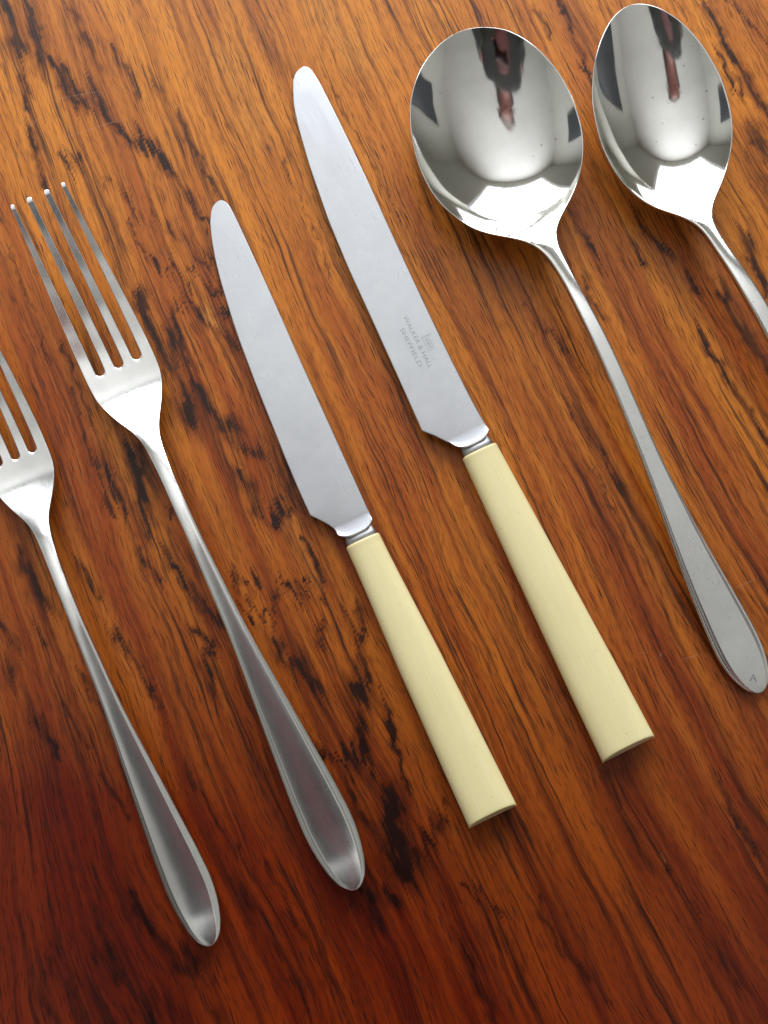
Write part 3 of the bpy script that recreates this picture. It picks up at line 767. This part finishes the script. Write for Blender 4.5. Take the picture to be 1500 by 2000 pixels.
# ---- forks
def fork(label, A, B, k, head_tilt=0.0):
    """k scales the whole fork; A is the middle of the tine tips, B the handle end (mm)"""
    r = tag(frame('fork', A, B), label, 'fork', group='forks on the left')
    L = 232.0
    tab = [(0.5, 0, 0)] 
    s_, w_, c_ = map(np.array, zip(*FK))
    # outer half width as a smooth function, closed at the handle end
    tabb = [(s, w, 0) for s, w, c in FK]
    hs, hw, hc = smooth_table(tabb, L, 900, 0.55)
    width = lambda s: float(np.interp(s, hs[40:], hw[40:])) if s > 12 else float(np.interp(s, [0, 12], [8.95, 9.45]))
    zc = curve([(-8, 22.5), (2, 18.8), (12, 15.2), (26, 10.9), (40, 7.3), (52, 5.2), (64, 4.6), (66.5, 4.8), (70, 5.8), (80, 8.9), (88, 11.2), (96, 12.8), (108, 13.9), (120, 13.7), (150, 11.3), (190, 7.0), (205, 5.0), (214, 4.1), (221, 4.3), (232, 6.6), (240, 8.2)], 1.6)
    thk = curve([(0, 1.3), (20, 1.7), (56, 1.8), (75, 2.0), (86, 2.8), (100, 3.2), (130, 2.6), (190, 1.9), (232, 1.3)], 4.0)
    S0, Sb, G0 = 56.85, 63.0, 1.50
    PK = [-6.22, 0.0, 6.22]
    W0 = width(S0)
    br = [-W0] + [x for p in PK for x in (p - G0, p + G0)] + [W0]
    cols = []          # (x at root, slot param or None, tine index or None, fraction in tine)
    for i in range(7):
        a, b = br[i], br[i + 1]
        if i % 2 == 0:
            e = 0.35 / (b - a)
            fr = [0, e * 0.4, e, 0.3, 0.5, 0.7, 1 - e, 1 - e * 0.4, 1]
            fr = sorted(set(fr))
            for j, f in enumerate(fr):
                cols.append((a + (b - a) * f, None, i // 2, f))
        else:
            for t in np.linspace(math.pi, 0, 13)[1:-1]:
                v = math.cos(t)
                cols.append((a + (b - a) * (v + 1) / 2, v, None, None))
    nc = len(cols)
    verts, th, quads, labels = [], [], [], []
    def cup(s, u):          # the head is dished a little, flat by the neck
        return 0.7 * (u * u) * (1 / (1 + math.exp(-(s - 30) / 6))) * (1 / (1 + math.exp((s - 69) / 3.0)))
    def put(x, s, z, t):
        verts.append((-x * k, s * k, z * k)); th.append(t * k); return len(verts) - 1
    # tines
    rootrow = {}
    for ti in range(4):
        cs = [(j, c) for j, c in enumerate(cols) if c[2] == ti]
        rows = [2 + x for x in (0.0, 0.15, 0.4, 0.8)] + list(np.linspace(3.6, S0, 46))
        prev = None
        for s in rows:
            f = 1 - s / S0
            wo = width(s) if s > 0 else 8.95
            ctr = [PK[0] * 1 + 0.45 * f, 0.0, PK[2] - 0.45 * f]
            g = G0 + 0.50 * f ** 0.9
            edges = [-wo] + [x for p in ctr for x in (p - g, p + g)] + [wo]
            a, b = edges[2 * ti], edges[2 * ti + 1]
            m, h = (a + b) / 2, (b - a) / 2
            s_t = s - 2
            if s_t < 0.8: h *= (0.35 + 0.65 * math.sqrt(max(0, 1 - (1 - s_t / 0.8) ** 2)))
            row = []
            for j, c in cs:
                x = m + h * (2 * c[3] - 1)
                z = float(zc(s)) + cup(s, x / max(wo, 1)) - 0.45 * max(0, 0.8 - s_t)
                e = min(c[3], 1 - c[3])
                if e == 0: z -= 0.22
                row.append(put(x, s, z, float(thk(s)) * (0.9 if e == 0 else 1)))
            if prev:
                for q in range(len(row) - 1):
                    quads.append((prev[q], prev[q + 1], row[q + 1], row[q])); labels.append('tine#%d' % ti)
            prev = row
        for (j, c), vi in zip(cs, prev): rootrow[j] = vi
    # head and handle
    rows = list(np.linspace(S0, Sb, 9)) + list(np.linspace(Sb, 96, 60)[1:]) + list(L - (L - 96) * (1 - np.sin(np.linspace(0, math.pi / 2, 110)))[1:] ** 1.0)
    rows[-1] = L - 0.03
    prev = None
    for ri, s in enumerate(rows):
        row = []
        bl = 1 / (1 + math.exp(-(s - 104) / 8.0))
        crown = 1 / (1 + math.exp(-(s - 86) / 3.0)) * (1 - bl)
        for j, (x0, v, ti, fr) in enumerate(cols):
            if ri == 0 and v is None:
                row.append(rootrow[j]); continue
            st = S0 + (G0 * math.sqrt(max(0, 1 - v * v)) if v is not None else 0)
            ss = st + (s - S0) * (Sb - st) / (Sb - S0) if s < Sb else s
            u = x0 / W0
            wd = width(ss) if ss < 60 else max(0.03, float(np.interp(ss, hs, hw)))
            x = u * wd
            ed = 1 - abs(u)
            z = float(zc(ss)) + cup(ss, u) + handle_shape(u, wd, 'dome', 1.0) * bl + 0.16 * wd * (1 - u * u) * crown
            if abs(u) > 0.9999: z -= 0.22
            if ri == 0 and v is not None: z -= 0.2
            row.append(put(x, ss, z, float(thk(ss)) * (0.6 + 0.4 * min(1, ed * wd / 1.5 + 0.2) if s > 75 else 1)))
        if prev:
            for q in range(nc - 1):
                quads.append((prev[q], prev[q + 1], row[q + 1], row[q])); labels.append('head' if s <= 102 else 'handle')
        prev = row
    v = np.array(verts); q = quads[-2000]
    if np.cross(v[q[1]] - v[q[0]], v[q[2]] - v[q[1]])[2] < 0: quads = [tuple(reversed(f)) for f in quads]
    solid_parts(r, verts, th, quads, labels, {'tine': M_FORK, 'head': M_FORK, 'handle': M_FHANDLE})
    return r
fork('large dinner fork with all four tines in view, left of the two knives', (-107.03, 97.58), (-8.01, -112.42), 1.0)
dF = np.array([-50.2 + 101.85, -128.14 + 10.2]); dF /= np.linalg.norm(dF)
Bf = np.array([-50.2, -128.14]); kf = 0.905
fork('smaller dessert fork at the left edge, its tines cut off by the picture', tuple(Bf - dF * 232 * kf), tuple(Bf), kf)

# ---- knives
def knife(label, Ah, Bh, Lpts, Rpts, hwt, ztip, has_text):
    r = tag(frame('knife', Ah, Bh), label, 'knife', group='cream handled knives')
    Ls, Lx = map(np.array, zip(*Lpts)); Rs, Rx = map(np.array, zip(*Rpts))
    s0 = Ls[0]; s1 = -7.0
    corner = [p[0] for p in Lpts if p[0] > -40]
    rows = sorted(set(list(s0 + (s1 - s0) * (1 - np.cos(np.linspace(0, math.pi / 2, 60)))) + list(np.linspace(s0 + 6, s1, 60)) + [c for c in corner if s0 < c < s1]))
    def sm(a, b, S, keep):          # smooth outline except next to its corner
        g = np.linspace(a[0], a[-1], 1500); v = np.interp(g, a, b)
        v2 = v.copy()
        for _ in range(2):
            k = np.exp(-0.5 * (np.arange(-40, 41) / 14.0) ** 2); k /= k.sum()
            v2 = np.convolve(np.pad(v2, 40, mode='reflect', reflect_type='odd'), k, 'valid')
        mix = np.clip((np.abs(g - keep) - 1.0) / 6, 0, 1) * np.clip((g - a[0] - 3) / 8, 0, 1)
        return np.interp(S, g, v * (1 - mix) + v2 * mix)
    kc = -140
    best = max(range(len(Lx)), key=lambda i: Lx[i]); kc = Ls[best]
    nu = 27; U = ucols(nu - 4, 0.05)
    verts, th, labels = [], [], []
    def zpl(s): return ztip + (5.0 - ztip) * (s - s0) / (0 - s0)
    nrow = 0
    for s in rows:
        t = (s - s0)
        l = float(sm(Ls, Lx, s, kc)); rr = float(sm(Rs, Rx, s, 999))
        
        m, h = (l + rr) / 2, max(0.05, (l - rr) / 2)
        for u in U:
            x = m - u * h
            z = zpl(s) + 0.10 * (1 - u * u) * min(1, t / 8) - (0.12 if abs(u) == 1 else 0)
            verts.append((x, s, z)); th.append(1.2 * (0.55 + 0.45 * (u + 1) / 2) * min(1, 0.4 + t / 10))
        nrow += 1
    nb = nrow
    lx0, rx0 = float(sm(Ls, Lx, s1, kc)), float(sm(Rs, Rx, s1, 999))
    for t in np.linspace(0, 1, 15)[1:]:
        for u in U:
            e0 = (lx0 + rx0) / 2 - u * (lx0 - rx0) / 2
            e1 = 0.35 - u * 5.75
            x = e0 + (e1 - e0) * t ** 0.8
            sa = -2.3 - 2.1 * abs(u) ** 3.2
            s = s1 + (sa - s1) * t
            z = zpl(s) + 0.10 * (1 - u * u) * (1 - t) + 0.65 * t ** 2.0 - (0.12 if abs(u) == 1 else 0) - (0.10 if t == 1 else 0)
            verts.append((x, s, z)); th.append(1.2 * (0.55 + 0.45 * (u + 1) / 2) + 1.6 * t)
        nrow += 1
    q = grid_quads(nrow, len(U))
    lab = ['blade' if k // (len(U) - 1) < nb - 1 else 'bolster' for k in range(len(q))]
    v = np.array(verts)
    if np.cross(v[q[600][1]] - v[q[600][0]], v[q[600][2]] - v[q[600][1]])[2] < 0: q = [tuple(reversed(f)) for f in q]
    parts = solid_parts(r, verts, th, q, lab, {'blade': M_BLADE, 'bolster': M_BOLSTER})
    # collar
    def loft(name, secs, mat, n=40, expo=2.0):
        V, Fc = [], []
        for (s, hw, hh, zcn, cut) in secs:
            for k in range(n):
                a = 2 * math.pi * k / n
                cx, cz = math.cos(a), math.sin(a)
                x = hw * math.copysign(abs(cx) ** (2 / expo), cx); z = hh * math.copysign(abs(cz) ** (2 / expo), cz)
                if z < -hh * 0.86: z = -hh * 0.86
                V.append((x * MM, (s - cut * max(0, z / max(hh, 0.01))) * MM, (zcn + z) * MM))
        for i in range(len(secs) - 1):
            for k in range(n):
                Fc.append((i * n + k, i * n + (k + 1) % n, (i + 1) * n + (k + 1) % n, (i + 1) * n + k))
        Fc.append(tuple(reversed(range(n)))); Fc.append(tuple(range((len(secs) - 1) * n, len(secs) * n)))
        o = mesh_obj(name, V, Fc, mat, r, True)
        bm = bmesh.new(); bm.from_mesh(o.data); bmesh.ops.recalc_face_normals(bm, faces=bm.faces)
        for f in bm.faces:
            if len(f.verts) > 4: f.smooth = False
        bm.to_mesh(o.data); bm.free()
        return o
    loft('collar', [(-4.6, 3.6, 1.0, 3.2, 0), (-3.4, 4.5, 1.4, 3.3, 0), (-1.6, 5.0, 1.7, 3.5, 0), (0.6, 5.2, 2.2, 3.6, 0)], M_COLLAR)
    L = hwt[-1][0]
    S, Wd = zip(*hwt)
    def hz(s): return 3.75 + 0.55 * s / L
    secs = []
    for s, f in [(0.0, 0.93), (0.12, 0.965), (0.35, 0.99), (0.8, 1.0)] + [(x, 1.0) for x in np.linspace(2, L - 2, 44)] + [(L - 0.8, 1.0), (L - 0.35, 0.995), (L - 0.12, 0.98), (L, 0.955)]:
        k = max(0.0, min(1.0, (s - (L - 14)) / 14))
        hw = float(np.interp(s, S, Wd)); hh = hz(s)
        secs.append((s, hw * (1 - (1 - f) * 0.6), hh * f, hh * 0.90, 1.7 * k * k))
    h = loft('handle', secs, M_IVORY, 56, 2.6)
    if has_text:
        bl = parts['blade']
        def zt(s): return (zpl(s) + 0.125) * MM
        R90 = (0, 0, math.radians(90))
        slope = math.atan2(5.0 - ztip, -s0)
        for body, sz, x, s, wr in (('WALKER & HALL', 2.0, 2.1, -39.3, 18.7), ('SHEFFIELD', 2.0, 4.75, -38.6, 13.6), ('W&H', 1.3, -0.75, -37.6, 3.6)):
            o = text_mesh(body, sz, M_MARK, bl, (0, 0, 0), (0, 0, 0), depth=0.0)
            cs = [v.co.copy() for v in o.data.vertices]
            k = wr / (max(c.x for c in cs) - min(c.x for c in cs))
            for v, c in zip(o.data.vertices, cs):
                ss = s + c.x * k
                v.co = ((x - c.y) * MM, ss * MM, zt(ss))
            o['label'] = 'small etched lettering'
        # little flag round the initials
        fl = [(-40.0, -35.2, -1.75, -1.63), (-40.0, -35.2, 0.20, 0.32), (-35.3, -35.18, -1.75, 0.32), (-40.1, -39.9, -2.9, 0.6)]
        V, Fc = [], []
        for a, b, c, d in fl:
            kk = len(V); V += [(c * MM, a * MM, zt(a)), (d * MM, a * MM, zt(a)), (d * MM, b * MM, zt(b)), (c * MM, b * MM, zt(b))]
            Fc.append((kk, kk + 1, kk + 2, kk + 3))
        mesh_obj('flag_mark', V, Fc, M_MARK, bl)
    return r
kA_L = [(a - 120, b) for a, b in KA_L]; kA_R = [(a - 120, b) for a, b in KA_R]
kB_L = [(a - 140, b) for a, b in KB_L]; kB_R = [(a - 140, b) for a, b in KB_R]
knife('small dessert knife with cream handle, shorter of the two, left of the big knife', (-6.58, -9.28), (32.43, -92.03), kA_L, kA_R,
      [(0, 5.55), (8, 5.65), (16, 5.9), (24, 6.2), (40, 6.8), (64, 7.35), (91.5, 7.85)], 1.6, False)
knife('large table knife with cream handle and maker mark etched on its blade', (29.43, 18.54), (73.14, -72.43), kB_L, kB_R,
      [(0, 5.8), (16, 6.3), (40, 7.05), (64, 7.8), (80, 8.3), (101.0, 8.7)], 1.6, True)

# scratched letter on the soup spoon's handle end
_ln = p_s1['handle']
text_mesh('A', 3.4 * MM, M_MARK, _ln, (0.6 * MM, 219.5 * MM, 3.75 * MM), (0, 0, math.radians(152)), extra=-0.00006)

# ------------------------------------------------------------------ photographer leaning over the table (mirrored in the spoons)
def skin_body(name, joints, bones, mat, parent, sub=2):
    keys = list(joints)
    me = bpy.data.meshes.new(name)
    me.from_pydata([joints[k][0] for k in keys], [(keys.index(a), keys.index(b)) for a, b in bones], [])
    o = bpy.data.objects.new(name, me); COL.objects.link(o); o.parent = parent
    m = o.modifiers.new('skin', 'SKIN'); m.use_smooth_shade = True
    for i, k in enumerate(keys):
        rr = joints[k][1]
        me.skin_vertices[0].data[i].radius = rr if isinstance(rr, tuple) else (rr, rr)
    me.skin_vertices[0].data[0].use_root = True
    s = o.modifiers.new('sub', 'SUBSURF'); s.levels = sub; s.render_levels = sub
    me.materials.append(mat)
    return o
def person():
    P0 = (-0.01, -0.42, FZ)
    r = tag(empty('person', P0), 'person in dark cardigan and red shirt leaning over the table with a phone', 'person')
    def J(x, y, z, rad): return ((x - P0[0], y - P0[1], z - P0[2]), rad)
    skin = flat_mat('skin', (0.20, 0.08, 0.065), 0.5)
    dark = flat_mat('dark_knit', (0.008, 0.010, 0.007), 0.85, noise=0.3, scale=60)
    red = flat_mat('red_shirt', (0.07, 0.018, 0.018), 0.8)
    navy = flat_mat('navy_trousers', (0.015, 0.018, 0.035), 0.8)
    hair = flat_mat('brown_hair', (0.045, 0.022, 0.012), 0.5)
    cx = P0[0]
    body = {
        'pelvis': J(cx, -0.400, 0.16, 0.125), 'waist': J(cx, -0.310, 0.32, 0.105), 'chest': J(cx, -0.130, 0.47, 0.12), 'neck0': J(cx, -0.050, 0.57, 0.055),
        'neck1': J(cx, -0.015, 0.60, 0.05), 'head0': J(cx, 0.025, 0.635, 0.066), 'head1': J(cx, 0.055, 0.66, 0.078), 'head2': J(cx, 0.085, 0.675, 0.055)}
    bones = [('pelvis', 'waist'), ('waist', 'chest'), ('chest', 'neck0'), ('neck0', 'neck1'), ('neck1', 'head0'), ('head0', 'head1'), ('head1', 'head2')]
    for sx, n in ((-1, 'l'), (1, 'r')):
        body.update({n + 'hip': J(cx + sx * 0.09, -0.400, 0.06, 0.085), n + 'knee': J(cx + sx * 0.10, -0.400, -0.27, 0.055), n + 'ank': J(cx + sx * 0.10, -0.440, -0.66, 0.038),
                     n + 'toe': J(cx + sx * 0.11, -0.320, -0.715, 0.024),
                     n + 'sho': J(cx + sx * 0.14, -0.100, 0.51, 0.058), n + 'elb': J(cx + sx * 0.165, -0.185, 0.37, 0.042), n + 'wri': J(sx * 0.075, -0.165, 0.392, 0.024),
                     n + 'palm': J(sx * 0.055, -0.125, 0.400, (0.022, 0.013))})
        bones += [('pelvis', n + 'hip'), (n + 'hip', n + 'knee'), (n + 'knee', n + 'ank'), (n + 'ank', n + 'toe'), ('chest', n + 'sho'), (n + 'sho', n + 'elb'), (n + 'elb', n + 'wri'), (n + 'wri', n + 'palm')]
        for f, (dy, ln) in enumerate(((0.020, 0.9), (0.007, 1.0), (-0.007, 0.95), (-0.020, 0.8))):
            a, b, c_ = n + 'f%da' % f, n + 'f%db' % f, n + 'f%dc' % f
            body[a] = J(sx * 0.050, -0.118 + dy, 0.408, 0.0085)
            body[b] = J(sx * (0.050 - 0.014 * ln), -0.116 + dy, 0.411, 0.0075)
            body[c_] = J(sx * (0.050 - 0.030 * ln), -0.115 + dy, 0.402, 0.006)
            bones += [(n + 'palm', a), (a, b), (b, c_)]
        body[n + 'ta'] = J(sx * 0.050, -0.100, 0.392, 0.0095); body[n + 'tb'] = J(sx * 0.043, -0.085, 0.384, 0.008)
        bones += [(n + 'palm', n + 'ta'), (n + 'ta', n + 'tb')]
    skin_body('body', body, bones, skin, r)
    tor = {'p': J(cx, -0.400, 0.14, 0.145), 'w': J(cx, -0.315, 0.32, 0.12), 'c': J(cx, -0.135, 0.47, 0.125), 'n': J(cx, -0.045, 0.56, 0.095)}
    tb = [('p', 'w'), ('w', 'c'), ('c', 'n')]
    for sx, n in ((-1, 'l'), (1, 'r')):
        tor.update({n + 's': J(cx + sx * 0.135, -0.105, 0.51, 0.074), n + 'e': J(cx + sx * 0.165, -0.185, 0.372, 0.055), n + 'w': J(sx * 0.105, -0.18, 0.39, 0.036)})
        tb += [('c', n + 's'), (n + 's', n + 'e'), (n + 'e', n + 'w')]
    skin_body('cardigan', tor, tb, dark, r)
    skin_body('shirt', {'a': J(cx, -0.270, 0.22, (0.06, 0.06)), 'b': J(cx, -0.225, 0.34, (0.08, 0.085)), 'c': J(cx, -0.13, 0.37, (0.06, 0.06)), 'd': J(cx, -0.03, 0.48, (0.05, 0.05))},
              [('a', 'b'), ('b', 'c'), ('c', 'd')], red, r)
    leg = {'p': J(cx, -0.400, 0.13, 0.14)}; lb = []
    for sx, n in ((-1, 'l'), (1, 'r')):
        leg.update({n + 'h': J(cx + sx * 0.09, -0.400, 0.04, 0.098), n + 'k': J(cx + sx * 0.10, -0.400, -0.27, 0.072), n + 'a': J(cx + sx * 0.10, -0.440, -0.66, 0.055)})
        lb += [('p', n + 'h'), (n + 'h', n + 'k'), (n + 'k', n + 'a')]
    skin_body('trousers', leg, lb, navy, r)
    skin_body('hair', {'a': J(cx, 0.025, 0.715, 0.075), 'b': J(cx, 0.08, 0.712, 0.080), 'c': J(cx, 0.120, 0.69, 0.050), 'd': J(cx, -0.02, 0.66, 0.06)},
              [('b', 'a'), ('b', 'c'), ('a', 'd')], hair, r)
    skin_body('nose', {'a': J(cx, 0.068, 0.588, 0.009), 'b': J(cx, 0.050, 0.575, 0.012)}, [('a', 'b')], skin, r, 1)
    for sx in (-1, 1):
        skin_body('eye', {'a': J(cx + sx * 0.030, 0.080, 0.600, 0.009), 'b': J(cx + sx * 0.034, 0.080, 0.600, 0.009)}, [('a', 'b')], dark, r, 1)
        skin_body('ear', {'a': J(cx + sx * 0.080, 0.050, 0.65, 0.012), 'b': J(cx + sx * 0.084, 0.065, 0.66, 0.014)}, [('a', 'b')], skin, r, 1)
    skin_body('mouth', {'a': J(cx - 0.020, 0.022, 0.582, 0.006), 'b': J(cx + 0.020, 0.022, 0.582, 0.006)}, [('a', 'b')], red, r, 1)
person()

def phone():
    r = empty('phone', (0, -DIST * math.sin(TILT), DIST * math.cos(TILT) + 0.004))
    r.rotation_euler = (TILT, 0, 0)
    tag(r, 'black phone held level above the cutlery by the person leaning over', 'phone')
    blk = flat_mat('black_glass', (0.01, 0.01, 0.012), 0.2)
    boxes('case', [(-0.037, 0.037, -0.125, 0.028, 0.0, 0.008)], blk, r, 0.003)
    boxes('screen', [(-0.034, 0.034, -0.120, 0.024, 0.0081, 0.0085)], blk, r)
phone()
